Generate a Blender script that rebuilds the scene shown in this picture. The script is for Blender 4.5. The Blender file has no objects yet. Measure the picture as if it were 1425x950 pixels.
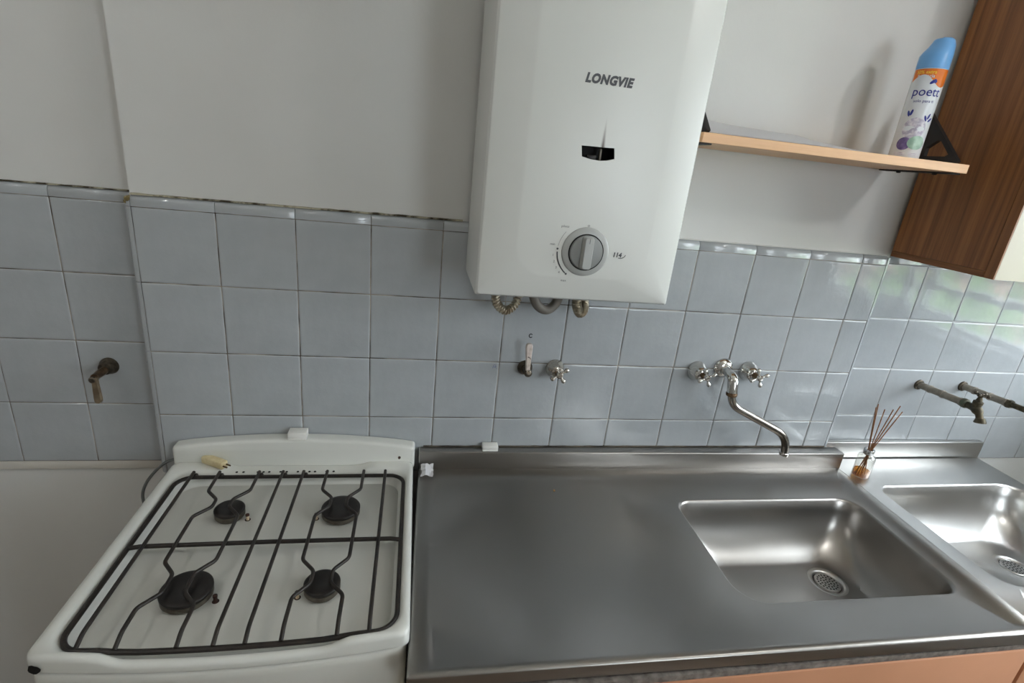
import bpy, bmesh, math, random
from mathutils import Vector, Matrix, noise as mnoise
random.seed(7)
SC = bpy.context.scene
COL = SC.collection
ZO = 1.03            # measured heights are relative to a tile joint 1.03 m above the floor
PI = math.pi

# ------------------------------------------------------------------ camera
cam_d = bpy.data.cameras.new('camera')
cam = bpy.data.objects.new('camera', cam_d); COL.objects.link(cam)
cam_d.sensor_width = 36.0
cam_d.lens = 726.25 / 1425 * 36.0
cam_d.clip_start = 0.02
RX = Vector((0.98128, -0.16447, 0.10026)); RD = Vector((0.03806, -0.34487, -0.93788)); RF = Vector((0.18883, 0.92413, -0.33215))
RF.normalize(); RX = (RX - RF * RX.dot(RF)).normalized(); RD = RF.cross(RX)
M = Matrix.Identity(4)
for i in range(3):
    M[i][0] = RX[i]; M[i][1] = -RD[i]; M[i][2] = -RF[i]
M[0][3], M[1][3], M[2][3] = 0.5420, -1.1395, 0.6137 + ZO
cam.matrix_world = M
SC.camera = cam

# ------------------------------------------------------------------ sky, exposure
W = bpy.data.worlds.new('sky'); SC.world = W; W.use_nodes = True
bg = W.node_tree.nodes['Background']
bg.inputs['Color'].default_value = (0.86, 0.94, 1.0, 1)
bg.inputs['Strength'].default_value = 12.2
SC.view_settings.view_transform = 'Standard'
SC.view_settings.look = 'None'
SC.view_settings.gamma = 1.0
SC.view_settings.use_curve_mapping = False
SC.view_settings.exposure = 0.0
SC.cycles.use_denoising = True
SC.cycles.max_bounces = 10
SC.cycles.diffuse_bounces = 5
SC.cycles.glossy_bounces = 5
SC.cycles.transparent_max_bounces = 12
SC.cycles.sample_clamp_indirect = 6.0
SC.cycles.caustics_reflective = False
SC.cycles.caustics_refractive = False

# two window openings: in the right-hand wall (plane x = WX) and in the wall behind the camera (plane y = FY)
WX, FY = 2.62, -2.75
WY0, WY1, WZ0, WZ1 = -1.30, -0.08, 0.13 + ZO, 1.10 + ZO
VX0, VX1, VZ0, VZ1 = 1.68, 2.40, 0.10 + ZO, 1.10 + ZO
def portal(loc, rot, sx, sy):
    pd = bpy.data.lights.new('window_portal', 'AREA'); pd.shape = 'RECTANGLE'; pd.size = sx; pd.size_y = sy; pd.cycles.is_portal = True
    po = bpy.data.objects.new('window_portal', pd); COL.objects.link(po); po.location = loc; po.rotation_euler = rot
portal((WX + 0.06, (WY0 + WY1) / 2, (WZ0 + WZ1) / 2), (0, PI / 2, 0), WZ1 - WZ0, WY1 - WY0)
portal(((VX0 + VX1) / 2, FY - 0.06, (VZ0 + VZ1) / 2), (PI / 2, 0, PI), VX1 - VX0, VZ1 - VZ0)
# two ceiling lamps behind the camera, left and right (measured heights), with their globes' radiance
LAMPS = [(-0.71, -1.10, 1.30, 84.0, 'round white glass ceiling lamp on the stove side'), (1.99, -1.10, 1.30, 108.0, 'round white glass ceiling lamp on the window side')]

# ------------------------------------------------------------------ helpers
def lin(c):
    c = c / 255.0
    return c / 12.92 if c <= 0.04045 else ((c + 0.055) / 1.055) ** 2.4
def rgb(r, g, b): return (lin(r), lin(g), lin(b), 1.0)

class NT:
    def __init__(s, name):
        s.m = bpy.data.materials.new(name); s.m.use_nodes = True
        s.t = s.m.node_tree; s.b = s.t.nodes['Principled BSDF']
        s.out = s.t.nodes['Material Output']
    def n(s, typ, **kw):
        x = s.t.nodes.new(typ)
        for k, v in kw.items():
            if k in x.inputs: x.inputs[k].default_value = v
            else: setattr(x, k, v)
        return x
    def l(s, a, b): s.t.links.new(a, b)

def material(name, c1, rough=0.5, metal=0.0, c2=None, nscale=8.0, stretch=(1, 1, 1), detail=4.0, lo=0.35, hi=0.65,
             rvar=0.0, rscale=12.0, bump=0.0, bscale=60.0, bstretch=None, coat=0.0, spec=0.5, space='Object', transmission=0.0, ior=1.45,
             aniso=0.0, bdist=0.002):
    k = NT(name); b = k.b
    b.inputs['Base Color'].default_value = c1
    b.inputs['Roughness'].default_value = rough
    b.inputs['Metallic'].default_value = metal
    b.inputs['Specular IOR Level'].default_value = spec
    b.inputs['IOR'].default_value = ior
    if coat: b.inputs['Coat Weight'].default_value = coat; b.inputs['Coat Roughness'].default_value = 0.05
    if transmission: b.inputs['Transmission Weight'].default_value = transmission
    if aniso: b.inputs['Anisotropic'].default_value = aniso
    tc = k.n('ShaderNodeTexCoord')
    def vec(st):
        mp = k.n('ShaderNodeMapping'); mp.inputs['Scale'].default_value = st
        k.l(tc.outputs[space], mp.inputs['Vector']); return mp.outputs['Vector']
    if c2 is not None:
        nz = k.n('ShaderNodeTexNoise'); nz.inputs['Scale'].default_value = nscale; nz.inputs['Detail'].default_value = detail
        k.l(vec(stretch), nz.inputs['Vector'])
        mr = k.n('ShaderNodeMapRange'); mr.inputs['From Min'].default_value = lo; mr.inputs['From Max'].default_value = hi
        k.l(nz.outputs['Fac'], mr.inputs['Value'])
        mx = k.n('ShaderNodeMix', data_type='RGBA'); mx.inputs[6].default_value = c1; mx.inputs[7].default_value = c2
        k.l(mr.outputs['Result'], mx.inputs[0]); k.l(mx.outputs[2], b.inputs['Base Color'])
    if rvar:
        nr = k.n('ShaderNodeTexNoise'); nr.inputs['Scale'].default_value = rscale; nr.inputs['Detail'].default_value = 5
        k.l(vec((1, 1, 1)), nr.inputs['Vector'])
        mr2 = k.n('ShaderNodeMapRange'); mr2.inputs['From Min'].default_value = .3; mr2.inputs['From Max'].default_value = .7
        mr2.inputs['To Min'].default_value = max(.02, rough - rvar); mr2.inputs['To Max'].default_value = rough + rvar
        k.l(nr.outputs['Fac'], mr2.inputs['Value']); k.l(mr2.outputs['Result'], b.inputs['Roughness'])
    if bump:
        nb = k.n('ShaderNodeTexNoise'); nb.inputs['Scale'].default_value = bscale; nb.inputs['Detail'].default_value = 3
        k.l(vec(bstretch or (1, 1, 1)), nb.inputs['Vector'])
        bp = k.n('ShaderNodeBump'); bp.inputs['Strength'].default_value = bump; bp.inputs['Distance'].default_value = bdist
        k.l(nb.outputs['Fac'], bp.inputs['Height']); k.l(bp.outputs['Normal'], b.inputs['Normal'])
    return k

def mt(*a, **k): return material(*a, **k).m

def rr(x0, x1, y0, y1, r, ns=1, nc=6):
    """rounded rectangle, counter-clockwise from (x0+r, y0); r is a number or 4 radii (x0y0, x1y0, x1y1, x0y1)"""
    R = [r] * 4 if not hasattr(r, '__len__') else list(r)
    cs = [(x0 + R[0], y0 + R[0], PI, R[0]), (x1 - R[1], y0 + R[1], 1.5 * PI, R[1]), (x1 - R[2], y1 - R[2], 0, R[2]), (x0 + R[3], y1 - R[3], .5 * PI, R[3])]
    out = []
    for i, (cx, cy, a0, q) in enumerate(cs):
        for j in range(nc + 1):
            a = a0 + .5 * PI * j / nc
            out.append((cx + q * math.cos(a), cy + q * math.sin(a)))
        nx, ny, na, nq = cs[(i + 1) % 4]
        ex, ey = out[-1]; fx, fy = nx + nq * math.cos(na), ny + nq * math.sin(na)
        for j in range(1, ns): out.append((ex + (fx - ex) * j / ns, ey + (fy - ey) * j / ns))
    return out

def circ(cx, cy, r, n=24, a0=0.0): return [(cx + r * math.cos(a0 + 2 * PI * i / n), cy + r * math.sin(a0 + 2 * PI * i / n)) for i in range(n)]

def spline(pts, n=8):
    P = [Vector(p) for p in pts]; out = []
    for i in range(len(P) - 1):
        a = P[i - 1] if i else P[0] * 2 - P[1]; b, c = P[i], P[i + 1]; d = P[i + 2] if i + 2 < len(P) else P[-1] * 2 - P[-2]
        for j in range(n):
            t = j / n
            out.append(.5 * ((2 * b) + (c - a) * t + (2 * a - 5 * b + 4 * c - d) * t * t + (3 * b - a - 3 * c + d) * t ** 3))
    out.append(P[-1]); return out

def fillet(pts, rad, n=6, lim=.48):
    """polyline with its inner corners rounded"""
    P = [Vector(p) for p in pts]; out = [P[0]]
    for i in range(1, len(P) - 1):
        a, b, c = P[i - 1], P[i], P[i + 1]
        r = min(rad, (a - b).length * lim, (c - b).length * lim)
        p, q = b + (a - b).normalized() * r, b + (c - b).normalized() * r
        for j in range(n + 1):
            t = j / n; out.append(p * (1 - t) ** 2 + b * 2 * t * (1 - t) + q * t * t)
    out.append(P[-1]); return out

class B:
    """collects shapes, in measured coordinates, that make one mesh"""
    def __init__(s): s.v = []; s.f = []
    def add(s, vs, fs):
        o = len(s.v); s.v += [tuple(v) for v in vs]; s.f += [tuple(i + o for i in f) for f in fs]; return s
    def loft(s, loops, cap0=False, cap1=False, closed=True):
        n = len(loops[0]); vs = [p for L in loops for p in L]; fs = []
        for k in range(len(loops) - 1):
            for i in range(n if closed else n - 1):
                j = (i + 1) % n
                fs.append((k * n + i, k * n + j, (k + 1) * n + j, (k + 1) * n + i))
        if cap0: fs.append(tuple(range(n))[::-1])
        if cap1: fs.append(tuple(range((len(loops) - 1) * n, len(loops) * n)))
        return s.add(vs, fs)
    def box(s, x0, x1, y0, y1, z0, z1, bev=0.0, seg=2):
        bm = bmesh.new(); bmesh.ops.create_cube(bm, size=1)
        for v in bm.verts: v.co = Vector(((x0 + x1) / 2 + v.co.x * (x1 - x0), (y0 + y1) / 2 + v.co.y * (y1 - y0), (z0 + z1) / 2 + v.co.z * (z1 - z0)))
        if bev: bmesh.ops.bevel(bm, geom=bm.edges[:], offset=bev, segments=seg, profile=.5, affect='EDGES')
        return s.addbm(bm)
    def addbm(s, bm, xf=None):
        bm.verts.index_update()
        s.add([(xf @ v.co) if xf else v.co.copy() for v in bm.verts], [[v.index for v in f.verts] for f in bm.faces]); bm.free(); return s
    def tube(s, path, rad, seg=12, caps=True):
        P = [Vector(p) for p in path]; n = len(P)
        R = [rad] * n if not hasattr(rad, '__len__') else rad
        T = [(P[min(i + 1, n - 1)] - P[max(i - 1, 0)]).normalized() for i in range(n)]
        u = T[0].cross(Vector((0, 0, 1)));
        if u.length < .1: u = T[0].cross(Vector((1, 0, 0)))
        u.normalize(); loops = []
        for i in range(n):
            u = (u - T[i] * u.dot(T[i])).normalized(); w = T[i].cross(u)
            loops.append([P[i] + (u * math.cos(2 * PI * k / seg) + w * math.sin(2 * PI * k / seg)) * R[i] for k in range(seg)])
        return s.loft(loops, caps, caps)
    def lathe(s, prof, org, axis=(0, 0, 1), seg=28):
        """profile [(radius, distance along axis)]"""
        A = Vector(axis).normalized(); u = A.cross(Vector((0, 0, 1)))
        if u.length < .1: u = A.cross(Vector((1, 0, 0)))
        u.normalize(); w = A.cross(u); O = Vector(org)
        loops = [[O + A * d + (u * math.cos(2 * PI * k / seg) + w * math.sin(2 * PI * k / seg)) * max(r, 1e-5) for k in range(seg)] for r, d in prof]
        return s.loft(loops, True, True)
    def prism(s, pts, a, b, f):
        """outline pts swept from level a to level b; f(u, v, level) gives the point"""
        L0 = [f(u, v, a) for u, v in pts]; L1 = [f(u, v, b) for u, v in pts]
        return s.loft([L0, L1], True, True)
    def plate(s, outer, holes, f):
        """flat face with holes"""
        bm = bmesh.new(); es = []
        for L in [outer] + holes:
            vv = [bm.verts.new(Vector((u, v, 0))) for u, v in L]
            es += [bm.edges.new((vv[i], vv[(i + 1) % len(vv)])) for i in range(len(vv))]
        bmesh.ops.triangle_fill(bm, use_beauty=True, use_dissolve=False, edges=es)
        for v in bm.verts: v.co = Vector(f(v.co.x, v.co.y))
        return s.addbm(bm)
    def warp(s, fn): s.v = [tuple(fn(*p)) for p in s.v]; return s
    def mesh(s, name, org=(0, 0, 0), angle=35, mat=None):
        me = bpy.data.meshes.new(name)
        bm = bmesh.new(); vs = [bm.verts.new((x - org[0], y - org[1], z + ZO - org[2])) for x, y, z in s.v]
        for f in s.f:
            try: bm.faces.new([vs[i] for i in f])
            except ValueError: pass
        bmesh.ops.remove_doubles(bm, verts=bm.verts[:], dist=1e-5)
        bmesh.ops.recalc_face_normals(bm, faces=bm.faces[:])
        bm.to_mesh(me); bm.free()
        me.polygons.foreach_set('use_smooth', [True] * len(me.polygons)); me.set_sharp_from_angle(angle=math.radians(angle))
        if mat: me.materials.append(mat)
        return me
    def build(s, name, mat, parent=None, angle=35, org=None):
        if parent is not None: org = parent['_o']
        elif org is None:
            xs, ys, zs = zip(*s.v); org = ((min(xs) + max(xs)) / 2, (min(ys) + max(ys)) / 2, min(zs) + ZO)
        o = bpy.data.objects.new(name, s.mesh(name, org, angle, mat)); COL.objects.link(o)
        if parent is not None: o.parent = parent
        else: o.location = org
        o['_o'] = [float(q) for q in org]; return o

def thing(name, label, cat, x, y, z, group=None):
    o = bpy.data.objects.new(name, None); COL.objects.link(o); o.location = (x, y, z + ZO); o['_o'] = [x, y, z + ZO]
    o.empty_display_size = .05
    return tag(o, label, cat, group)
def tag(o, label, cat, group=None):
    o['label'] = label; o['category'] = cat
    if group: o['group'] = group
    return o
def struct(o): o['kind'] = 'structure'; return o

def text2d(txt, size, shear=0.0, offset=0.0, align='CENTER', sx=1.0, space=1.0):
    cu = bpy.data.curves.new('t', 'FONT'); cu.body = txt; cu.size = size; cu.shear = shear; cu.offset = offset; cu.align_x = align; cu.align_y = 'CENTER'
    cu.resolution_u = 3; cu.space_character = space
    o = bpy.data.objects.new('t', cu); COL.objects.link(o)
    dg = bpy.context.evaluated_depsgraph_get(); me = o.evaluated_get(dg).to_mesh()
    vs = [(v.co.x * sx, v.co.y) for v in me.vertices]; fs = [tuple(p.vertices) for p in me.polygons]
    o.evaluated_get(dg).to_mesh_clear(); bpy.data.objects.remove(o); bpy.data.curves.remove(cu)
    return vs, fs
def lettering(txt, size, f, **k):
    vs, fs = text2d(txt, size, **k); b = B(); b.add([f(u, v) for u, v in vs], fs); return b

# ------------------------------------------------------------------ materials
M_paint = mt('wall_paint', rgb(218, 219, 217), rough=.62, c2=rgb(210, 210, 207), nscale=2.2, bump=.12, bscale=90, spec=.3)
M_far = mt('far_wall_paint', rgb(206, 204, 200), rough=.7)
M_paint2 = mt('ceiling_paint', rgb(228, 226, 220), rough=.8)
M_floor = mt('floor_tile', rgb(140, 122, 104), rough=.35, c2=rgb(126, 108, 92), nscale=5)
M_tile = mt('glazed_tile', rgb(173, 178, 181), rough=.07, c2=rgb(168, 173, 176), nscale=3, bump=.12, bscale=9, bdist=.004, space='Generated', spec=.75)
M_grout = mt('old_grout', rgb(74, 66, 56), rough=.9, c2=rgb(168, 160, 148), nscale=14, lo=.38, hi=.62)
M_grout2 = mt('bevel_glint_grout', rgb(205, 206, 206), rough=.8, c2=rgb(176, 176, 172), nscale=10)  # right-hand grout coloured pale to stand in for reflections on the tile bevels
M_grime = mt('mouldy_sealant', rgb(60, 52, 36), rough=.9, c2=rgb(176, 170, 150), nscale=45, lo=.42, hi=.58)
M_enamel = mt('white_enamel', rgb(215, 216, 210), rough=.14, coat=.4, bump=.03, bscale=14)
M_enamel2 = mt('white_stove_side', rgb(208, 208, 201), rough=.25)
M_heat_side = mt('white_painted_steel', rgb(217, 219, 216), rough=.22)
M_black = mt('black_iron', rgb(30, 27, 25), rough=.42, c2=rgb(46, 39, 34), nscale=60, bump=.2, bscale=220)
M_burn = mt('burner_black', rgb(26, 23, 22), rough=.38, c2=rgb(38, 34, 31), nscale=40)
M_alu = mt('burner_aluminium', rgb(122, 116, 106), rough=.45, metal=.8, c2=rgb(90, 84, 76), nscale=60)
M_dark = mt('dark_void', rgb(12, 10, 9), rough=.7)
M_rust = mt('rusty_brown', rgb(62, 34, 24), rough=.7, c2=rgb(30, 20, 16), nscale=90)
M_ceram = mt('spark_ceramic', rgb(214, 196, 166), rough=.5)
M_chrome = mt('chrome', rgb(205, 204, 200), rough=.09, metal=1, rvar=.05, rscale=70)
M_chrome2 = mt('worn_chrome', rgb(206, 202, 194), rough=.24, metal=.85, c2=rgb(168, 160, 148), nscale=60, rvar=.1, rscale=60)
M_spout = mt('brushed_spout', rgb(156, 152, 146), rough=.2, metal=1, c2=rgb(128, 122, 114), nscale=20)
M_brass = mt('tarnished_brass', rgb(126, 104, 80), rough=.4, metal=.9, c2=rgb(84, 66, 50), nscale=70)
M_olddark = mt('corroded_dark_metal', rgb(64, 58, 50), rough=.45, metal=.7, c2=rgb(100, 92, 80), nscale=90)
M_galv = mt('galvanised_pipe', rgb(158, 151, 139), rough=.45, metal=.35, c2=rgb(130, 122, 110), nscale=60)
M_bronze = mt('old_bronze_tap', rgb(98, 90, 72), rough=.5, metal=.7, c2=rgb(62, 58, 48), nscale=80)
M_pvcgrey = mt('grey_hose', rgb(118, 112, 104), rough=.45)
M_hose = mt('steel_hose', rgb(186, 178, 160), rough=.3, metal=.8, c2=rgb(140, 128, 108), nscale=60)
M_white = mt('white_plastic', rgb(232, 231, 226), rough=.35)
k = NT('white_paper'); k.t.nodes.remove(k.b)
df = k.n('ShaderNodeBsdfDiffuse'); df.inputs['Color'].default_value = rgb(238, 238, 240); tl = k.n('ShaderNodeBsdfTranslucent'); tl.inputs['Color'].default_value = rgb(238, 236, 240)
mx = k.n('ShaderNodeMixShader'); mx.inputs[0].default_value = .35
k.l(df.outputs[0], mx.inputs[1]); k.l(tl.outputs[0], mx.inputs[2]); k.l(mx.outputs[0], k.out.inputs['Surface']); M_paper = k.m
M_beige = mt('aged_beige_plastic', rgb(214, 200, 160), rough=.5, c2=rgb(196, 180, 138), nscale=60)
M_cable = mt('grey_cable', rgb(104, 108, 108), rough=.5)
M_ink = mt('grey_ink', rgb(78, 80, 84), rough=.5)
M_pen = mt('blue_pen', rgb(38, 60, 110), rough=.6)
M_pen2 = mt('black_marker', rgb(24, 24, 28), rough=.6)
M_cream = mt('cream_laminate', rgb(188, 182, 164), rough=.35)
M_orange = mt('salmon_laminate', rgb(206, 150, 116), rough=.42, c2=rgb(194, 140, 106), nscale=3)
M_kgrey = mt('knob_grey', rgb(168, 170, 168), rough=.32)
M_kgrey2 = mt('knob_dark_grey', rgb(132, 134, 133), rough=.35)
M_blackplastic = mt('black_bracket', rgb(26, 25, 26), rough=.45)
M_cap_blue = mt('blue_cap', rgb(112, 170, 226), rough=.3)
M_navy = mt('navy_print', rgb(42, 52, 140), rough=.35)
M_yellow = mt('yellow_print', rgb(250, 214, 70), rough=.35)
M_orprint = mt('orange_print', rgb(226, 120, 36), rough=.3)
M_can = mt('can_white', rgb(224, 230, 236), rough=.22)
M_plum = mt('plum_print', rgb(82, 66, 120), rough=.3, c2=rgb(130, 112, 160), nscale=90)
M_lilac = mt('lilac_print', rgb(176, 172, 194), rough=.3, c2=rgb(226, 224, 232), nscale=110, lo=.4, hi=.6)
M_mint = mt('mint_print', rgb(176, 206, 190), rough=.3, c2=rgb(140, 176, 160), nscale=70)
M_reed = mt('reed_stick', rgb(168, 122, 84), rough=.7, c2=rgb(132, 88, 58), nscale=120)
k = NT('amber_oil'); k.t.nodes.remove(k.b)
tr = k.n('ShaderNodeBsdfTransparent'); tr.inputs['Color'].default_value = (.86, .56, .22, 1); df = k.n('ShaderNodeBsdfDiffuse'); df.inputs['Color'].default_value = rgb(216, 140, 56)
mx = k.n('ShaderNodeMixShader'); mx.inputs[0].default_value = .35
k.l(tr.outputs[0], mx.inputs[1]); k.l(df.outputs[0], mx.inputs[2]); k.l(mx.outputs[0], k.out.inputs['Surface']); M_amber = k.m
M_silver = mt('silver_collar', rgb(196, 196, 196), rough=.18, metal=1)
M_crumb = mt('crumb', rgb(176, 140, 96), rough=.9)
M_frame = mt('window_frame_white', rgb(226, 228, 230), rough=.35)
M_leaf = mt('tree_leaf', rgb(96, 130, 76), rough=.7, c2=rgb(134, 164, 104), nscale=3)
M_trunk = mt('tree_bark', rgb(86, 70, 56), rough=.9)
M_pink = mt('pink_render', rgb(214, 176, 160), rough=.85)
M_ground = mt('garden_ground', rgb(214, 208, 198), rough=.9)

def stainless(name, base):
    t = NT(name); b = t.b
    b.inputs['Base Color'].default_value = base; b.inputs['Metallic'].default_value = 1.0; b.inputs['Roughness'].default_value = .30
    b.inputs['Anisotropic'].default_value = .35
    tc = t.n('ShaderNodeTexCoord')
    n1 = t.n('ShaderNodeTexNoise'); n1.inputs['Scale'].default_value = 5; n1.inputs['Detail'].default_value = 1.5
    t.l(tc.outputs['Object'], n1.inputs['Vector'])
    mr = t.n('ShaderNodeMapRange'); mr.inputs['To Min'].default_value = .26; mr.inputs['To Max'].default_value = .36
    t.l(n1.outputs['Fac'], mr.inputs['Value']); t.l(mr.outputs['Result'], b.inputs['Roughness'])
    return t.m
M_steel = stainless('stainless_steel', (0.335, 0.320, 0.302, 1))
M_steel2 = stainless('stainless_steel_paler', (0.56, 0.555, 0.54, 1))

def wood(name, ca, cb, sc):
    k = NT(name); tc = k.n('ShaderNodeTexCoord'); mp = k.n('ShaderNodeMapping'); mp.inputs['Scale'].default_value = sc
    k.l(tc.outputs['Object'], mp.inputs['Vector'])
    nz = k.n('ShaderNodeTexNoise'); nz.inputs['Scale'].default_value = 1; nz.inputs['Detail'].default_value = 8; nz.inputs['Roughness'].default_value = .68
    nz.inputs['Distortion'].default_value = .25
    k.l(mp.outputs['Vector'], nz.inputs['Vector'])
    rp = k.n('ShaderNodeValToRGB'); rp.color_ramp.elements[0].position = .34; rp.color_ramp.elements[1].position = .68
    rp.color_ramp.elements[0].color = cb; rp.color_ramp.elements[1].color = ca
    k.l(nz.outputs['Fac'], rp.inputs['Fac']); k.l(rp.outputs['Color'], k.b.inputs['Base Color'])
    k.b.inputs['Roughness'].default_value = .42
    return k.m
M_wood = wood('dark_wood', rgb(168, 110, 62), rgb(108, 66, 34), (70, 70, 2.0))
M_wood_h = wood('dark_wood_horizontal', rgb(160, 104, 58), rgb(108, 66, 34), (3, 3, 90))
M_wood_edge = wood('brown_edge', rgb(158, 104, 58), rgb(118, 74, 40), (60, 60, 2))
M_shelf = wood('beech_laminate', rgb(240, 196, 152), rgb(224, 178, 134), (3, 40, 60))

# clear window glass
k = NT('window_glass'); k.t.nodes.remove(k.b)
tr = k.n('ShaderNodeBsdfTransparent'); gl = k.n('ShaderNodeBsdfGlossy'); gl.inputs['Roughness'].default_value = .02
mx = k.n('ShaderNodeMixShader'); mx.inputs[0].default_value = .05
k.l(tr.outputs[0], mx.inputs[1]); k.l(gl.outputs[0], mx.inputs[2]); k.l(mx.outputs[0], k.out.inputs['Surface'])
M_pane = k.m
k = NT('bottle_glass'); k.t.nodes.remove(k.b)
tr = k.n('ShaderNodeBsdfTransparent'); tr.inputs['Color'].default_value = (.93, .93, .91, 1); gl = k.n('ShaderNodeBsdfGlossy'); gl.inputs['Roughness'].default_value = .04
lw = k.n('ShaderNodeLayerWeight'); lw.inputs['Blend'].default_value = .25; mx = k.n('ShaderNodeMixShader')
k.l(lw.outputs['Facing'], mx.inputs[0]); k.l(tr.outputs[0], mx.inputs[1]); k.l(gl.outputs[0], mx.inputs[2]); k.l(mx.outputs[0], k.out.inputs['Surface'])
M_bottle = k.m
# lamp globe
def lamp_glow(power):
    k = NT('lamp_globe_glow'); k.b.inputs['Base Color'].default_value = (.9, .9, .88, 1)
    k.b.inputs['Emission Color'].default_value = (1, .985, .965, 1); k.b.inputs['Emission Strength'].default_value = power
    return k.m

# heater front: white steel with a brown scorch streak above the sight window
HX, HZ = .653, .368
k = material('heater_front', rgb(217, 219, 215), rough=.32)
tc = k.n('ShaderNodeTexCoord'); sp = k.n('ShaderNodeSeparateXYZ'); k.l(tc.outputs['Object'], sp.inputs[0])
def mth(op, a, b=None):
    m = k.n('ShaderNodeMath', operation=op)
    for i, q in enumerate((a, b)):
        if q is None: continue
        if isinstance(q, (int, float)): m.inputs[i].default_value = q
        else: k.l(q, m.inputs[i])
    return m.outputs[0]
# object coordinates are relative to the heater's base centre at x=.8435, z=.368
dz = mth('SUBTRACT', sp.outputs['Z'], .644 - HZ)
x0 = mth('SUBTRACT', sp.outputs['X'], .850 - .8435)
dx = mth('ABSOLUTE', mth('ADD', x0, mth('MULTIPLY', dz, 0.0)))
hgt = mth('SUBTRACT', 1.0, mth('DIVIDE', dz, .05))
hgt = mth('MULTIPLY', mth('MAXIMUM', hgt, 0.0), mth('GREATER_THAN', dz, -.002))
wid = mth('SUBTRACT', 1.0, mth('DIVIDE', dx, mth('ADD', mth('MULTIPLY', hgt, .0035), .0012)))
stain = mth('MULTIPLY', mth('MAXIMUM', wid, 0.0), mth('POWER', hgt, 1.3))
mx = k.n('ShaderNodeMix', data_type='RGBA'); mx.inputs[6].default_value = rgb(217, 219, 215); mx.inputs[7].default_value = rgb(70, 44, 30)
k.l(mth('MINIMUM', stain, 1.0), mx.inputs[0]); k.l(mx.outputs[2], k.b.inputs['Base Color'])
M_hfront = k.m

# ------------------------------------------------------------------ room shell
LX, CZ = -1.67, 1.66       # left wall, ceiling
YC, YL, YR = 0.0, .05, .042          # tile faces: chimney breast, left recess, right recess
TT = .009                            # how far the tiles stand off the plaster
XE = 1.735                           # right edge of the breast
struct(B().box(LX - .1, WX + .2, FY - .1, .3, -ZO - .1, -ZO).build('floor', M_floor))
struct(B().box(LX - .1, WX + .2, FY - .1, .3, CZ, CZ + .1).build('ceiling', M_paint2))
struct(B().box(LX - .1, LX, FY, .3, -ZO, CZ).build('wall_left', M_far))
b = B(); z0, z1 = VZ0 - ZO, VZ1 - ZO
b.box(LX - .1, WX + .12, FY - .12, FY, -ZO, z0); b.box(LX - .1, WX + .12, FY - .12, FY, z1, CZ); b.box(LX - .1, VX0, FY - .12, FY, z0, z1); b.box(VX1, WX + .12, FY - .12, FY, z0, z1)
struct(b.build('wall_front', M_far))
win2 = struct(B().box(VX0 - .02, VX1 + .02, FY - .12, FY + .05, z0 - .03, z0, .004).build('window_2', M_frame))
f = B(); xm = (VX0 + VX1) / 2
for (a, c) in ((VX0, VX0 + .045), (VX1 - .045, VX1), (xm - .025, xm + .025)): f.box(a, c, FY - .08, FY - .03, z0, z1)
for (a, c) in ((z0, z0 + .045), (z1 - .045, z1)): f.box(VX0, VX1, FY - .08, FY - .03, a, c)
f.build('window_frame', M_frame, win2)
for (a, c) in ((VX0 + .045, xm - .025), (xm + .025, VX1 - .045)): B().box(a, c, FY - .057, FY - .052, z0 + .045, z1 - .045).build('pane', M_pane, win2)
wl = struct(B().box(LX, .3, YL + TT, .3, -ZO, CZ).build('wall_back_left', M_paint))
wc = struct(B().box(-.002, XE - .002, YC + TT, .29, -ZO, CZ).build('wall_back_center', M_paint))
wr = struct(B().box(1.2, WX + .1, YR + TT, .3, -ZO, CZ).build('wall_back_right', M_paint))
b = B(); z0, z1 = WZ0 - ZO, WZ1 - ZO
b.box(WX, WX + .12, FY, .3, -ZO, z0); b.box(WX, WX + .12, FY, .3, z1, CZ); b.box(WX, WX + .12, FY, WY0, z0, z1); b.box(WX, WX + .12, WY1, .3, z0, z1)
wright = struct(b.build('wall_right', M_paint))

# window in the right wall
win = struct(B().box(WX - .05, WX + .12, WY0 - .02, WY1 + .02, z0 - .03, z0, .004).build('window_1', M_frame))
f = B(); ym = (WY0 + WY1) / 2
for (a, c) in ((WY0, WY0 + .05), (WY1 - .05, WY1), (ym - .03, ym + .03)): f.box(WX + .03, WX + .08, a, c, z0, z1)
for (a, c) in ((z0, z0 + .025), (z1 - .05, z1), (z0 + .130, z0 + .160)): f.box(WX + .03, WX + .08, WY0, WY1, a, c)
f.build('window_frame', M_frame, win)
for (ya, yb) in ((WY0 + .05, ym - .03), (ym + .03, WY1 - .05)):
    for (za, zb) in ((z0 + .025, z0 + .130), (z0 + .160, z1 - .05)):
        B().box(WX + .052, WX + .057, ya, yb, za, zb).build('pane', M_pane, win)

# ---- tiles, one object each
T, G = .15, .0012
def tile_mesh(w, h, name, mat=M_tile, cap=False):
    b = B()
    if cap:      # quarter-round capping strip
        prof = [(TT, h)] + [(TT - TT * math.sin(a) * 1.0, h - (h * .55) * (1 - math.cos(a))) for a in [PI / 2 * i / 6 for i in range(1, 7)]] + [(0, 0), (TT, 0)]
        ya = [(-w / 2, p) for p in prof]
        b.loft([[(x, y, z - h / 2) for y, z in prof] for x in (-w / 2, -w / 2 + .0007, w / 2 - .0007, w / 2)], True, True)
        b.v = [(x, y + (.0007 if abs(abs(x) - w / 2) < 1e-6 else 0), z) for x, y, z in b.v]
    else:
        L = []
        for ins, y in ((0, TT), (0, .0022), (.0006, .0009), (.0018, .0002), (.004, 0)):
            L.append([(u, y, v) for u, v in rr(-w / 2 + ins, w / 2 - ins, -h / 2 + ins, h / 2 - ins, .0012, 1, 2)])
        b.loft(L, False, True)
    b.v = [(x, y, z - ZO) for x, y, z in b.v]
    return b.mesh(name, (0, 0, 0), 50, mat)
CACHE = {}
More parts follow.
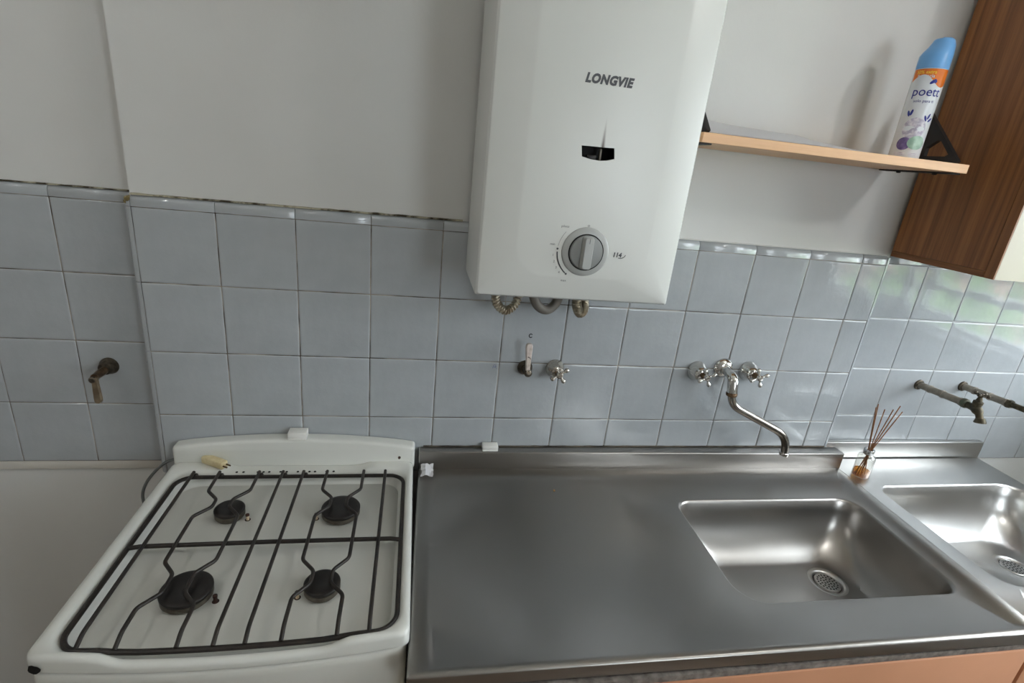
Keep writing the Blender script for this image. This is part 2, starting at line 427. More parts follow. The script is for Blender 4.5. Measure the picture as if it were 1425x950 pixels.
def tile(parent, x0, x1, z0, z1, yface, cap=False, g=G):
    w, h = round(x1 - x0 - g, 5), round(z1 - z0 - g, 5); key = (w, h, cap)
    nm = 'cap_tile' if cap else 'tile'
    if key not in CACHE: CACHE[key] = tile_mesh(w, h, nm, cap=cap)
    o = bpy.data.objects.new(nm, CACHE[key]); COL.objects.link(o); o.parent = parent
    P = parent['_o']
    o.location = ((x0 + x1) / 2 - P[0], yface - P[1] + random.uniform(-.0004, .0004), (z0 + z1) / 2 + ZO - P[2])
    t = .0 if cap else .0032
    o.rotation_euler = (random.uniform(-t, t), 0, random.uniform(-t, t))
    return o
ROWS = [(.30, .45), (.15, .30), (0, .15), (-.15, 0)]
CAPT = .4725
def tiling(parent, xs, yface, grout):
    for xa, xb in zip(xs[:-1], xs[1:]):
        for za, zb in ROWS: tile(parent, xa, xb, za, zb, yface)
        tile(parent, xa, xb, .45, CAPT, yface, True)
    B().box(xs[0], xs[-1], yface + .0016, yface + TT, -.15, .452).build('grout', grout, parent)
    B().box(xs[0], xs[-1], yface + .0055, yface + TT, .452, CAPT - .007).build('grout', grout, parent)
tiling(wl, [-.016 - T * i for i in range(11, -1, -1)], YL, M_grout)
tiling(wc, [T * i for i in range(12)] + [XE - .012], YC, M_grout)
tiling(wr, [1.748 + T * i for i in range(6)] + [WX], YR, M_grout2)
# rounded edge strips at the two corners of the breast
for xa, sgn in ((0.0, -1), (XE - .012, 1)):
    for za, zb in ROWS + [(.45, CAPT - .004)]:
        R = .0135
        prof = [(xa, YC)] + [(xa + sgn * R * math.sin(a), YC + R * (1 - math.cos(a))) for a in [PI / 2 * i / 6 for i in range(1, 7)]] + [(xa + sgn * R, YL + .008), (xa, YL + .008)]
        B().loft([[(x, y, z) for x, y in prof] for z in (za + .0005, zb - .0005)], True, True).build('corner_tile', M_tile, wc)
# stained sealant along the top of the capping and the bottom of the left tiling
def ribbon(x0, x1, y, z0, z1, d, n, seed):
    b = B(); L = []
    for i in range(n + 1):
        x = x0 + (x1 - x0) * i / n
        q = mnoise.noise((x * 40, seed, 0)) * .0012
        L.append([(x, y, z0), (x, y - d, z0 + .0005), (x, y - d, z1 + q), (x, y, z1 + q + .0006)])
    return b.loft(L, True, True)
ribbon(.0, .64, YC + TT, CAPT - .001, CAPT + .0022, .006, 80, 1.0).build('sealant', M_grime, wc)
ribbon(1.04, 1.72, YC + TT, CAPT - .001, CAPT + .0008, .004, 80, 4.0).build('sealant', M_paint, wc)
ribbon(-1.6, -.02, YL + TT, CAPT - .001, CAPT + .0014, .006, 120, 2.0).build('sealant', M_grime, wl)
B().box(-1.6, -.0, YL + .001, YL + .03, -.172, -.1505, .002).build('plaster_ledge', mt('ledge_grey', rgb(196, 192, 184), rough=.8), wl)
b = B()
for i in range(7):
    c = Vector((-.006 + random.uniform(-.005, .006), .004 + random.uniform(-.004, .006), .456 + random.uniform(-.008, .012)))
    bm = bmesh.new(); bmesh.ops.create_icosphere(bm, subdivisions=1, radius=random.uniform(.003, .006)); b.addbm(bm, Matrix.Translation(c))
b.build('plaster_lump', mt('old_mortar', rgb(150, 136, 96), rough=.95, c2=rgb(110, 96, 62), nscale=120), wc)
ribbon(.58, 1.72, YC + .002, -.0805, -.0780, .005, 160, 6.0).build('sealant', mt('dirty_sealant', rgb(104, 96, 84), rough=.9, c2=rgb(54, 47, 40), nscale=22, lo=.45, hi=.62), wc)

# hand-written marks on the tiles
def strokes(lines, w, mat, parent, y, name='pen_mark'):
    b = B()
    for ln in lines:
        for (a, c) in zip(ln[:-1], ln[1:]):
            a2, c2 = Vector(a), Vector(c); d = (c2 - a2).normalized(); n = Vector((-d.y, d.x)) * w
            a2 -= d * w * .5; c2 += d * w * .5
            b.prism([tuple(a2 + n), tuple(a2 - n), tuple(c2 - n), tuple(c2 + n)], y, y - .0003, lambda u, v, l: (u, l, v))
    return b.build(name, mat, parent)
def mark_A(cx, cz, s): return [[(cx - .5 * s, cz - .5 * s), (cx - .3 * s, cz + .4 * s), (cx + .1 * s, cz + .5 * s), (cx + .4 * s, cz + .1 * s), (cx - .1 * s, cz - .1 * s)], [(cx + .1 * s, cz), (cx + .5 * s, cz - .5 * s)], [(cx - .4 * s, cz - .15 * s), (cx + .3 * s, cz - .1 * s)]]
strokes(mark_A(-.0275, .1085, .010), .0006, M_pen, wl, YL - .0001)
strokes(mark_A(.739, .139, .009), .0004, mt('faded_blue_pen', rgb(96, 108, 150), rough=.6), wc, YC - .0003)
strokes([[(.8185 + .004 * math.cos(a), .2205 + .0045 * math.sin(a)) for a in [.7 + i * 4.9 / 10 for i in range(11)]]], .0010, M_pen2, wc, YC - .0003)

# ------------------------------------------------------------------ stove
SX0, SX1, SYB, SYF, SZ = .030, .557, -.028, -.515, -.100
sxc, shw = (SX0 + SX1) / 2, (SX1 - SX0) / 2
st = thing('gas_stove', 'white enamelled gas stove with four burners under a black grate', 'stove', sxc, -.27, -ZO)
def sstep(a, b, x):
    t = max(0, min(1, (x - a) / (b - a))); return t * t * (3 - 2 * t)
def swarp(x, y, z):
    # bulging front edge, scooped front and back rims
    fr = sstep(-.42, -.50, y); bk = sstep(-.10, -.055, y)
    dip = sstep(.120, .155, x) * (1 - sstep(.430, .468, x))
    dipb = sstep(.135, .165, x) * (1 - sstep(.425, .46, x))
    yy = y - fr * .018 * (1 - ((x - sxc) / shw) ** 2)
    top = sstep(-.128, -.104, z)
    zz = z - fr * dip * .013 * top - bk * dipb * .010 * top
    return (x, yy, zz)
def ring(il, ir, ibk, ifr, z, r): return [(x, y, z) for x, y in rr(SX0 + il, SX1 - ir, SYF + ifr, SYB - ibk, r, 30, 7)]
loops = [ring(0, 0, 0, 0, -.127, .012), ring(0, 0, 0, 0, -.109, .014), ring(.001, .001, .001, .001, -.104, .016), ring(.004, .004, .004, .004, -.101, .018), ring(.009, .008, .009, .007, -.1, .02),
         ring(.017, .013, .034, .010, -.1, .03), ring(.022, .016, .040, .013, -.1025, .032), ring(.027, .020, .045, .017, -.110, .034), ring(.033, .025, .050, .022, -.122, .036), ring(.042, .033, .058, .030, -.130, .04), ring(.052, .043, .068, .040, -.132, .045)]
b = B().loft(loops); b.plate([(x, y) for x, y, z in loops[-1]], [], lambda u, v: (u, v, -.132)); b.warp(swarp)
top = b.build('cooktop', M_enamel, st, 60)
# chipped enamel
def blob_patch(cx, cz, s, y, parent, ax='y'):
    pts = [(s * (1 + .35 * mnoise.noise((math.cos(a) * 1.3 + cx * 50, math.sin(a) * 1.3, 3))) * math.cos(a), s * (1.1 + .5 * mnoise.noise((math.cos(a) + 7, math.sin(a) + cz * 30, 1))) * math.sin(a)) for a in [2 * PI * i / 14 for i in range(14)]]
    if ax == 'y': return B().prism(pts, y, y - .0006, lambda u, v, l: (cx + u, l, cz + v))
    return B().prism(pts, y, y + .0006, lambda u, v, l: (l, cx + u, cz + v))
blob_patch(.047, -.1180, .0075, SYF - .0055, top).build('enamel_chip', M_dark, st)
blob_patch(-.175, -.108, .0035, SX1 - .0004, top, 'x').build('enamel_chip', M_dark, st)
blob_patch(-.30, -.110, .003, SX1 - .0004, top, 'x').build('enamel_chip', M_dark, st)
# back guard with an arched top
gx0, gx1 = .030, .560
def gz(x): t = (x - (gx0 + gx1) / 2) / ((gx1 - gx0) / 2); return -.0435 - .019 * t * t
bm_pts = []
def gring(ins, y, n=24):
    a = gx0 + ins; c = gx1 - ins; L = [(a, y, -.118), (c, y, -.118)]
    rc = .008
    for i in range(5): t = PI / 2 * i / 4; L.append((c - rc + rc * math.cos(t), y, gz(c) - ins - rc + rc * math.sin(t)))
    for i in range(1, n): x = c - rc + (a - c + 2 * rc) * i / n; L.append((x, y, gz(x) - ins))
    for i in range(5): t = PI / 2 * i / 4; L.append((a + rc - rc * math.sin(t), y, gz(a) - ins - rc + rc * math.cos(t)))
    return L
B().loft([gring(0, -.004), gring(0, -.024), gring(.001, -.029), gring(.0035, -.032), gring(.008, -.0335)], True, True).build('back_guard', M_enamel, st, 60)
blob_patch(.524, -.0905, .0035, -.0338, st).build('enamel_chip', M_rust, st)
# burnt specks on the pan
b = B(); rs = random.Random(11)
for i in range(26):
    x, y, q = rs.uniform(.09, .50), rs.uniform(-.46, -.12), rs.uniform(.0006, .0014)
    b.prism([(x + q * rs.uniform(.6, 1.2) * math.cos(a), y + q * rs.uniform(.6, 1.2) * math.sin(a)) for a in (0, 1.1, 2.3, 3.4, 4.6, 5.5)], -.1321, -.1317, lambda u, v, l: (u, v, l))
b.build('grease_specks', M_burn, st)['kind'] = 'stuff'
# vent holes in the back scoop
for x in (.170, .184, .214, .226, .238, .262, .275, .299, .312, .324, .336, .361, .377):
    y0 = -.062
    B().lathe([(.0027, 0), (.0027, .0006)], (x, y0, -.1088), (0, -.06, 1), 10).build('vent_hole', M_dark, st)
# body and front below the cooktop
def bring(o, z): return [(x, y, z) for x, y in rr(SX0 + .004 - o, SX1 - .004 + o, SYF - o, SYB, .012, 30, 6)]
b = B().loft([bring(-.004, -ZO + .06), bring(-.002, -.30), bring(.0, -.145), bring(-.001, -.136), bring(-.004, -.130), bring(-.01, -.1285)], True, True)
def bwarp(x, y, z):
    fr = sstep(-.42, -.50, y); return (x, y - fr * .020 * (1 - ((x - sxc) / shw) ** 2), z)
b.warp(bwarp).build('body', M_enamel2, st, 50)
B().box(SX0 + .02, SX1 - .02, SYF - .026, SYF - .004, -.80, -.32, .008).build('oven_door', M_enamel2, st)
B().tube(fillet([(.09, SYF - .02, -.36), (.09, SYF - .06, -.36), (.50, SYF - .06, -.36), (.50, SYF - .02, -.36)], .02), .009).build('oven_handle', M_chrome, st)
for i in range(5):
    x = .10 + i * .097
    B().lathe([(.022, 0), (.021, .012), (.013, .016), (.012, .032), (.0, .033)], (x, SYF - .013, -.225), (0, -1, 0)).build('control_knob', M_blackplastic, st)
for x in (SX0 + .05, SX1 - .05):
    for y in (SYF + .05, SYB - .05): B().lathe([(.016, 0), (.016, .062)], (x, y, -ZO)).build('foot', M_blackplastic, st)
# burners
BUR = [(.194, -.188, .0285, 1), (.192, -.394, .0400, 1), (.410, -.191, .0390, -1), (.406, -.395, .0305, -1)]
for i, (x, y, r, side) in enumerate(BUR):
    bb = B().lathe([(r + .022, 0.0), (r + .016, .0022), (r + .008, .003), (r + .004, .0032)], (x, y, -.1325)).build('burner_ring', M_enamel, st, 60)
    hd = B().lathe([(r * .86, 0), (r * .9, .004), (r * .985, .006), (r * .99, .0145), (r * .9, .0155)], (x, y, -.1295), seg=40).build('burner', M_alu, st)
    B().lathe([(r * .97, 0), (r, .0015), (r, .0045), (r * .96, .0062), (r * .80, .0072), (r * .30, .0064), (0, .0062)], (x, y, -.1145), seg=40).build('burner_cap', M_burn, hd, 50)
    if i == 1: ex, ey = x + r + .007, y - .012
    else: ex, ey = x + side * (r + .008), y - .012
    sp = B().lathe([(.0078, 0), (.0075, .0018), (.005, .0022)], (ex, ey, -.1306), seg=16).build('igniter_socket', M_rust, st)
    B().lathe([(.0032, 0), (.0032, .011), (.0026, .012)], (ex, ey, -.130), seg=12).build('igniter_ceramic', M_rust if i == 1 else M_ceram, sp)
    B().lathe([(.0038, 0), (.0038, .003), (.001, .0038)], (ex, ey, -.1185), seg=12).build('igniter_tip', M_rust, sp)
# grate: a thing that lifts off the stove
gr = thing('pan_support_grate', 'black wire pan support grate over the four burners of the stove', 'grate', sxc, -.29, -.118)
fx0, fx1, fyb, fyf, fz = .062, .536, -.084, -.5005, -.106
FR = [(x, y) for x, y in rr(fx0, fx1, fyf, fyb, .032, 16, 8)]
pth = [Vector((x, y - sstep(-.42, -.50, y) * .012 * (1 - ((x - sxc) / shw) ** 2), fz - .004 * sstep(-.42, -.50, y) * sstep(.115, .165, x) * (1 - sstep(.425, .475, x)))) for x, y in FR]
bfr = B().tube(pth + [pth[0], pth[1]], .0043, 10, False).build('frame', M_black, gr)
def rod_end_y(x): return fyf - .012 * (1 - ((x - sxc) / shw) ** 2)
rz = -.0965
def rod(x, pinch):
    yb, ye = fyb + .006, rod_end_y(x)
    P = [(x, yb, rz), (x, yb - .01, rz)]
    for (y, dxp, h) in pinch: P += [(x, y + h + .022, rz), (x + dxp, y + h - .006, rz), (x + dxp, y - h + .006, rz), (x, y - h - .022, rz)]
    P += [(x, ye + .022, rz), (x, ye, fz + .001)]
    return B().tube(fillet(P, .007, 4), .0034, 8)
for x, pin in ((.090, []), (.1415, [(-.187, .025, .018), (-.395, .024, .026)]), (.2225, [(-.187, -.025, .018), (-.395, -.024, .026)]), (.272, []), (.3155, []),
               (.366, [(-.190, .024, .020), (-.395, .024, .020)]), (.446, [(-.190, -.024, .020), (-.395, -.024, .020)]), (.494, [])):
    rod(x, pin).build('rod', M_black, gr, 60)
B().tube([(fx0 - .001, -.299, fz), (fx0 + .02, -.2985, fz + .003), (.30, -.2985, fz + .0045), (fx1 - .02, -.2985, fz + .003), (fx1 + .001, -.299, fz)], .0042, 10).build('cross_bar', M_black, gr, 60)
for x in (.09, .1415, .2225, .272, .3155):
    B().lathe([(.0, 0), (.004, .001), (.0052, .004), (.004, .0085), (0, .010)], (x + .004, fyb + .003, fz - .0025), seg=12).build('weld_bead', M_black, gr)

# ------------------------------------------------------------------ sink counter beside the stove
ZC = -.128
def cw(x, y, z):       # the counter sits a hair out of square with the wall
    k_ = sstep(-.005, -.06, y)
    return (x + .030 * (y + .02), y - .012 * (x - .57) * k_, z)
ct = thing('sink_counter', 'long stainless steel sink counter with drainer between stove and second sink', 'sink counter', 1.16, -.29, ZC - .03)
cx0, cx1, cyf = .570, 1.756, -.570
B_Y = -.0255
oy = -.004
zl = ZC - .026
ridge = rr(.602, 1.722, -.556, -.080, .014, 6, 5)
ridge_in = rr(.607, 1.717, -.551, -.085, .010, 6, 5)
hole = rr(1.186, 1.690, -.470, -.153, (.062, .036, .052, .036), 6, 8)
def inset_hole(d, r): return rr(1.186 + d, 1.690 - d, -.470 + d, -.153 - d, r, 6, 8)
b = B()
outer = rr(cx0, cx1, cyf, B_Y, .0006, 6, 5)
lip = [rr(cx0, cx1, cyf, B_Y, .0006, 6, 5)]
ob = [(x, y, zl if y < B_Y - 1e-4 else zl) for x, y in rr(cx0, cx1, cyf, B_Y, .0006, 6, 5)]
o1 = [(x, y, ZC - .004) for x, y in outer]
o2 = [(x, y, ZC - .0012) for x, y in rr(cx0 + .0012, cx1 - .0012, cyf + .0012, B_Y, .0008, 6, 5)]
o3 = [(x, y, ZC) for x, y in rr(cx0 + .004, cx1 - .004, cyf + .004, B_Y, .001, 6, 5)]
b.loft([ob, o1, o2, o3, [(x, y, ZC) for x, y in ridge], [(x, y, ZC - .0038) for x, y in ridge_in]])
ZD = ZC - .0038
b.plate(ridge_in, [hole], lambda u, v: (u, v, ZD))
# bowl
prof = [(0, 0, None), (.0018, -.0004, None), (.0035, -.002, None), (.0055, -.006, None), (.0085, -.032, None), (.013, -.058, None), (.022, -.083, .055), (.034, -.105, .064), (.048, -.123, .074), (.060, -.133, .080), (.070, -.138, .084)]
L = []
for d, z, r in prof:
    rad = (.062 - d * .25, .036 + d * .35, .052, .036 + d * .35) if r is None else (r, max(.05, r), r, max(.05, r))
    L.append([(x, y, ZD + z) for x, y in rr(1.186 + d, 1.690 - d, -.470 + d, -.153 - d * 1.2, rad, 6, 8)])
b.loft(L)
DX, DY, DR = 1.556, -.290, .045
b.plate([(x, y) for x, y, z in L[-1]], [circ(DX, DY, DR, 40)], lambda u, v: (u, v, ZD - .138))
b.warp(cw); b.build('worktop', M_steel, ct, 50)
b = B()
b.box(cx0, 1.757, B_Y, -.0015, -.150, -.080, .0025, 2); b.warp(lambda x, y, z: (x, y - .012 * (x - .57) * (1 if y < -.015 else 0), z)); b.build('backsplash', M_steel, ct, 50)

def drain(parent, x, y, z, wrp):
    b = B().lathe([(.0455, -.003), (.045, .0006), (.041, .0012), (.034, -.0005), (.0325, -.003), (.030, -.006)], (x, y, z), seg=40); b.f = [f for f in b.f if len(f) == 4]
    d = b.warp(wrp).build('drain_ring', M_steel2, parent, 60)
    holes = [circ(x, y, .0023, 8)]
    for rr_, n in ((.0078, 6), (.0150, 12), (.0220, 18)):
        for i in range(n): a = 2 * PI * i / n + rr_ * 40; holes.append(circ(x + rr_ * math.cos(a), y + rr_ * math.sin(a), .0023, 8))
    b = B(); o = circ(x, y, .0275, 40)
    b.plate(o, holes, lambda u, v: (u, v, z - .0015)); b.loft([[(u, v, z - .0015) for u, v in o], [(u, v, z + .0006) for u, v in circ(x, y, .029, 40)], [(u, v, z - .006) for u, v in circ(x, y, .0305, 40)]])
    b.warp(wrp).build('strainer', M_steel2, parent, 50)
    B().lathe([(.031, -.004), (.030, -.05), (0, -.052)], (x, y, z), seg=32).warp(wrp).build('drain_cup', M_dark, parent)
drain(ct, DX, DY, ZD - .1384, cw)

# second sink
ZC2 = -.134
s2 = thing('sink_counter', 'shorter stainless steel sink unit at the right edge beside bare pipes', 'sink counter', 2.05, -.26, ZC2 - .03)
def cw2(x, y, z): return (x + .033 * (y + .02), y, z)
x20, x21, y2f, y2b = 1.761, 2.318, -.575, .018
out2 = rr(x20, x21, y2f, y2b, .0006, 6, 5)
hole2d = lambda d, r: rr(1.806 + d, 2.285 - d, -.475 + d, -.112 - d * 1.2, r, 6, 8)
b = B()
b.loft([[(x, y, ZC2 - .026) for x, y in out2], [(x, y, ZC2 - .004) for x, y in out2], [(x, y, ZC2) for x, y in rr(x20 + .003, x21 - .003, y2f + .003, y2b, .0008, 6, 5)]])
h2 = hole2d(0, (.055, .055, .062, .040))
b.plate(rr(x20 + .003, x21 - .003, y2f + .003, y2b, .0008, 6, 5), [h2], lambda u, v: (u, v, ZC2))
L = []
for d, z, r in prof:
    rad = (.055, .055 + d * .35, .062, .040 + d * .35) if r is None else (r, r, max(.05, r), max(.05, r))
    L.append([(x, y, ZC2 + z) for x, y in hole2d(d, rad)])
b.loft(L)
D2X, D2Y = 2.142, -.285
b.plate([(x, y) for x, y, z in L[-1]], [circ(D2X, D2Y, DR, 40)], lambda u, v: (u, v, ZC2 - .138))
b.warp(cw2).build('worktop', M_steel2, s2, 50)
B().box(1.745, 2.322, .0225, YR - .0015, -.150, -.080, .0025, 2).build('backsplash', M_steel2, s2, 50)
drain(s2, D2X, D2Y, ZC2 - .1384, cw2)

# base cabinets under the counters
def base_cabinet(label, x0, x1, yf, splits, zt):
    t = thing('base_cabinet', label, 'cabinet', (x0 + x1) / 2, -.28, -ZO)
    B().box(x0, x0 + .018, yf + .02, -.03, -ZO + .08, zt).build('side_panel', M_cream, t)
    B().box(x1 - .018, x1, yf + .02, -.03, -ZO + .08, zt).build('side_panel', M_cream, t)
    B().box(x0 + .018, x1 - .018, yf + .02, -.03, -ZO + .08, -ZO + .098).build('bottom_panel', M_cream, t)
    B().box(x0 + .02, x1 - .02, yf + .05, -.05, -ZO, -ZO + .08).build('plinth', M_blackplastic, t)
    B().box(x0, x1, yf + .003, yf + .02, zt - .016, zt - .004).build('top_rail', mt('grimy_rail', rgb(140, 133, 126), rough=.8, c2=rgb(96, 88, 82), nscale=60), t)
    for i, (xa, xb) in enumerate(zip([x0] + splits, splits + [x1])):
        d = B().box(xa + .0015, xb - .0015, yf, yf + .018, -ZO + .085, zt - .0165, .0012).build('door', M_orange, t)
        hx = xa + .05 if i % 2 else xb - .05
        B().tube(fillet([(hx, yf, -.26), (hx, yf - .03, -.26), (hx, yf - .03, -.37), (hx, yf, -.37)], .01), .005).build('handle', M_chrome, d)
base_cabinet('salmon fronted base cabinet under the long sink counter', .575, 1.730, -.583, [.965], ZC - .028)
base_cabinet('salmon fronted base cabinet under the shorter sink', 1.748, 2.29, -.578, [], ZC2 - .028)

# ------------------------------------------------------------------ water heater
HX0, HX1, HZ0, HZ1 = .653, 1.034, .368, .990
hcx = (HX0 + HX1) / 2
ht = thing('gas_water_heater', 'white wall-mounted gas water heater with a grey dial above the sink', 'water heater', hcx, -.11, HZ0)
ht['_o'][0] = hcx
def hr(i, r, y, zi=None):
    zi = i if zi is None else zi
    return [(x, y, z) for x, z in rr(HX0 + i, HX1 - i, HZ0 + zi, HZ1 - zi, r, 4, 8)]
b = B().loft([hr(0, .003, -.002), hr(0, .003, -.204), hr(.001, .004, -.209), hr(.004, .006, -.2125)])
b.build('casing', M_heat_side, ht, 50)
pl = rr(.7165, .9710, .413, .955, (.055, .055, .02, .02), 4, 8)
pl2 = rr(.7215, .9660, .418, .950, (.052, .052, .02, .02), 4, 8)
wn = [(.8125, .6435), (.8715, .6445), (.8745, .6275), (.862, .6235), (.849, .622), (.832, .623), (.8155, .626)]
PY = -.226
b = B().loft([hr(.004, .006, -.2125), hr(.007, .008, -.2138), [(x, -.2250, z) for x, z in pl], [(x, PY, z) for x, z in pl2]])
b.plate(pl2, [wn], lambda u, v: (u, PY, v))
b.loft([[(x, PY, z) for x, z in wn], [(x, PY + .003, z) for x, z in wn]])
b.build('front_cover', M_hfront, ht, 22)
wcx, wcz = .844, .634
b = B().loft([[(wcx + (x - wcx) * 1.04, PY + .003, wcz + (z - wcz) * 1.06) for x, z in wn], [(wcx + (x - wcx) * 1.05, PY + .03, wcz + (z - wcz) * 1.1) for x, z in wn]], False, True)
sw = b.build('sight_window', M_dark, ht)
B().box(.850, .854, PY + .012, PY + .018, .622, .642, .0008).build('pilot_bracket', M_alu, sw)
B().box(.83, .846, PY + .016, PY + .022, .622, .630, .0008).build('pilot_burner', M_black, sw)
B().box(HX0 + .003, HX1 - .003, -.200, -.006, HZ0 + .010, HZ0 + .013).build('underside', mt('underside_grey', rgb(120, 120, 118), rough=.6), ht)
# dial
KX, KZ = .8462, .4640
kb = B().lathe([(.0445, 0), (.0440, .002), (.0405, .0045), (.0335, .005), (.0325, .003)], (KX, PY, KZ), (0, -1, 0), 48).build('dial_bezel', M_kgrey, ht, 40)
B().lathe([(.0335, 0), (.0333, .0052), (.0315, .0054)], (KX, PY - .0002, KZ), (0, -1, 0), 40).build('dial_groove', M_dark, kb)
kn = B().lathe([(.0310, .003), (.0310, .007), (.0295, .009), (.027, .0095)], (KX, PY, KZ), (0, -1, 0), 48).build('dial_knob', M_kgrey2, ht, 40)
b = B()
for y, w, h in ((-.0090, .0105, .0295), (-.018, .0085, .0285), (-.0205, .0065, .0270)):
    pass
gripl = [[(KX + x, PY + y, KZ + z) for x, z in rr(-w, w, -h, h, w * .55, 2, 5)] for y, w, h in ((-.0085, .0108, .0296), (-.017, .0088, .0288), (-.0195, .0074, .0276))]
B().loft(gripl, False, True).build('dial_grip', M_kgrey, kn, 40)
strokes([[(KX, KZ + .018), (KX, KZ + .026)]], .0004, M_ink, kn, PY - .0196, 'index_line')
# printing on the cover
fp = lambda ox, oz, tilt=0.0: (lambda u, v: (ox + u * math.cos(tilt) - v * math.sin(tilt), PY - .0004, oz + v * math.cos(tilt) + u * math.sin(tilt)))
lettering('LONGVIE', .0190, fp(.8440, .7465), shear=.22, offset=.0011, sx=.95, space=1.10).build('lettering', M_ink, ht)
lettering('114', .0115, fp(.9080, .4625), shear=.1, offset=.0005).build('lettering', M_ink, ht)
b = B(); arc = [(.9185 + .010 * math.cos(a), .4650 + .008 * math.sin(a)) for a in [-1.9 + i * 1.7 / 8 for i in range(9)]]
strokes([[(x - .004, z) for x, z in arc]], .0006, M_ink, ht, PY - .0002, 'swoosh')
strokes([[(KX + .0525 * math.cos(a), KZ + .0525 * math.sin(a)) for a in [PI * 1.02 + i * .82 / 14 for i in range(15)]]], .0011, M_ink, ht, PY - .0002, 'temperature_arc')
strokes([[(KX + .0525 * math.cos(a), KZ + .0525 * math.sin(a)) for a in [2.45 + i * .55 / 8 for i in range(9)]]], .0002, M_ink, ht, PY - .0002, 'temperature_arc')
for a in (PI * .985, PI * 1.30):
    B().lathe([(.0019, 0), (.0019, .0004)], (KX + .0525 * math.cos(a), PY, KZ + .0525 * math.sin(a)), (0, -1, 0), 12).build('arc_dot', M_ink, ht)
for tx, a, rr_ in (('piloto', 2.36, .061), ('min', 2.98, .0635), ('1', 3.30, .060), ('2', 3.50, .060), ('3', 3.70, .060), ('4', 3.88, .060), ('max', 4.16, .0645), ('o', PI / 2, .0475)):
    lettering(tx, .0062 if tx != 'o' else .008, fp(KX + rr_ * math.cos(a), KZ + rr_ * math.sin(a))).build('lettering', M_ink, ht)

# flexible connections below the heater
def hose(label, pts, r, mat, corr, n=26):
    t = thing('flexible_hose', label, 'hose', pts[len(pts) // 2][0], pts[len(pts) // 2][1], min(p[2] for p in pts), 'connections under the water heater')
    P = spline(pts, n)
    if corr: R = [r * (1 + .20 * math.cos(2 * PI * i / 6)) for i in range(len(P))]
    else: R = r
    B().tube(P, R, 14).build('hose', mat, t, 80)
    for p, q in ((P[0], P[3]), (P[-1], P[-4])):
        d = (Vector(q) - Vector(p)).normalized()
        B().lathe([(r * 1.25, -.004), (r * 1.35, 0), (r * 1.35, .012), (r * 1.2, .014)], p, d, 6).build('nut', M_galv, t)
    return t
hose('corrugated steel hose looping left below the water heater', [(.706, -.085, .3745), (.711, -.083, .345), (.718, -.078, .316), (.740, -.070, .300), (.762, -.058, .314), (.770, -.045, .345), (.772, -.032, .372)], .0085, M_hose, True, 28)
hose('thick grey smooth hose loop in the middle below the water heater', [(.789, -.075, .3745), (.794, -.072, .345), (.808, -.068, .316), (.832, -.062, .304), (.853, -.055, .318), (.864, -.048, .350), (.866, -.045, .3745)], .0105, M_pvcgrey, False)
hose('short corrugated hose curl at the right below the water heater', [(.890, -.080, .3745), (.891, -.080, .350), (.895, -.076, .322), (.908, -.066, .302), (.921, -.050, .306), (.926, -.028, .322), (.927, -.004, .328)], .0095, M_hose, True, 28)
b = B().box(.782, .80, -.03, -.002, .330, .352, .003).build('wall_bracket', M_white); tag(b, 'small white bracket on the tiles between the heater hoses', 'bracket')

# ------------------------------------------------------------------ valves and taps on the wall
def lathe_y(prof, x, y, z, seg=28): return B().lathe(prof, (x, y, z), (0, -1, 0), seg)
# lever stop-cock
t = thing('gas_stopcock', 'stop valve with an upright white lever below the water heater', 'valve', .813, 0, .135)
lathe_y([(.0185, 0), (.018, .003), (.0145, .007), (.0135, .012)], .813, 0, .139).build('escutcheon', M_olddark, t)
lathe_y([(.0095, 0), (.0095, .034), (.0075, .037)], .813, -.008, .141, 16).build('stem', M_olddark, t)
L = [[(.806 + x * 1.0 + (z - .150) * (-.05), y, z) for x, y in [(-w, -.047), (-w * .7, -.053), (w * .7, -.053), (w, -.047), (w * .7, -.043), (-w * .7, -.043)]] for z, w in ((.150, .0052), (.156, .0056), (.175, .0066), (.200, .0082), (.210, .0086), (.2155, .0070), (.217, .0040))]
b = B().loft([[(x + .0055, y + .008, z - .002) for x, y, z in Lp] for Lp in L], True, True)
lv = b.build('lever', mt('worn_white_lever', rgb(226, 214, 206), rough=.4, c2=rgb(190, 176, 166), nscale=70), t, 60)
strokes([[(.8065, .183), (.812, .181), (.814, .179)], [(.8075, .1845), (.8115, .1825)]], .0005, M_rust, lv, -.0452, 'scratch')
lathe_y([(.0060, 0), (.0060, .012), (.004, .014)], .8125, -.036, .146, 14).build('lever_screw', M_chrome2, t)

def cross_handle(parent, x, y, z, rot, mat, arm=.019, r=.0034, n=4):
    h = lathe_y([(.0072, 0), (.0078, .004), (.0075, .010), (.005, .013), (0, .0135)], x, y, z, 20).build('handle', mat, parent)
    for i in range(n):
        a = rot + 2 * PI * i / n; d = Vector((math.cos(a), 0, math.sin(a)))
        B().lathe([(r * .95, .004), (r * .8, .009), (r * .9, arm - .006), (r * 1.5, arm - .002), (r * 1.75, arm + .0025), (r * 1.3, arm + .006), (0, arm + .0072)], (x, y - .0055, z), d, 14).build('arm', mat, h, 70)
    return h
t = thing('water_stopcock', 'chrome stop valve with a cross handle beside the white lever valve', 'valve', .888, 0, .13)
lathe_y([(.0235, 0), (.0232, .004), (.0205, .011), (.0165, .020), (.0140, .027), (.0100, .029)], .888, 0, .139).build('escutcheon', M_chrome2, t)
lathe_y([(.0075, 0), (.0075, .022), (.006, .026)], .888, -.024, .139, 16).build('stem', M_brass, t)
cross_handle(t, .8885, -.040, .142, .6, M_chrome2, .018)

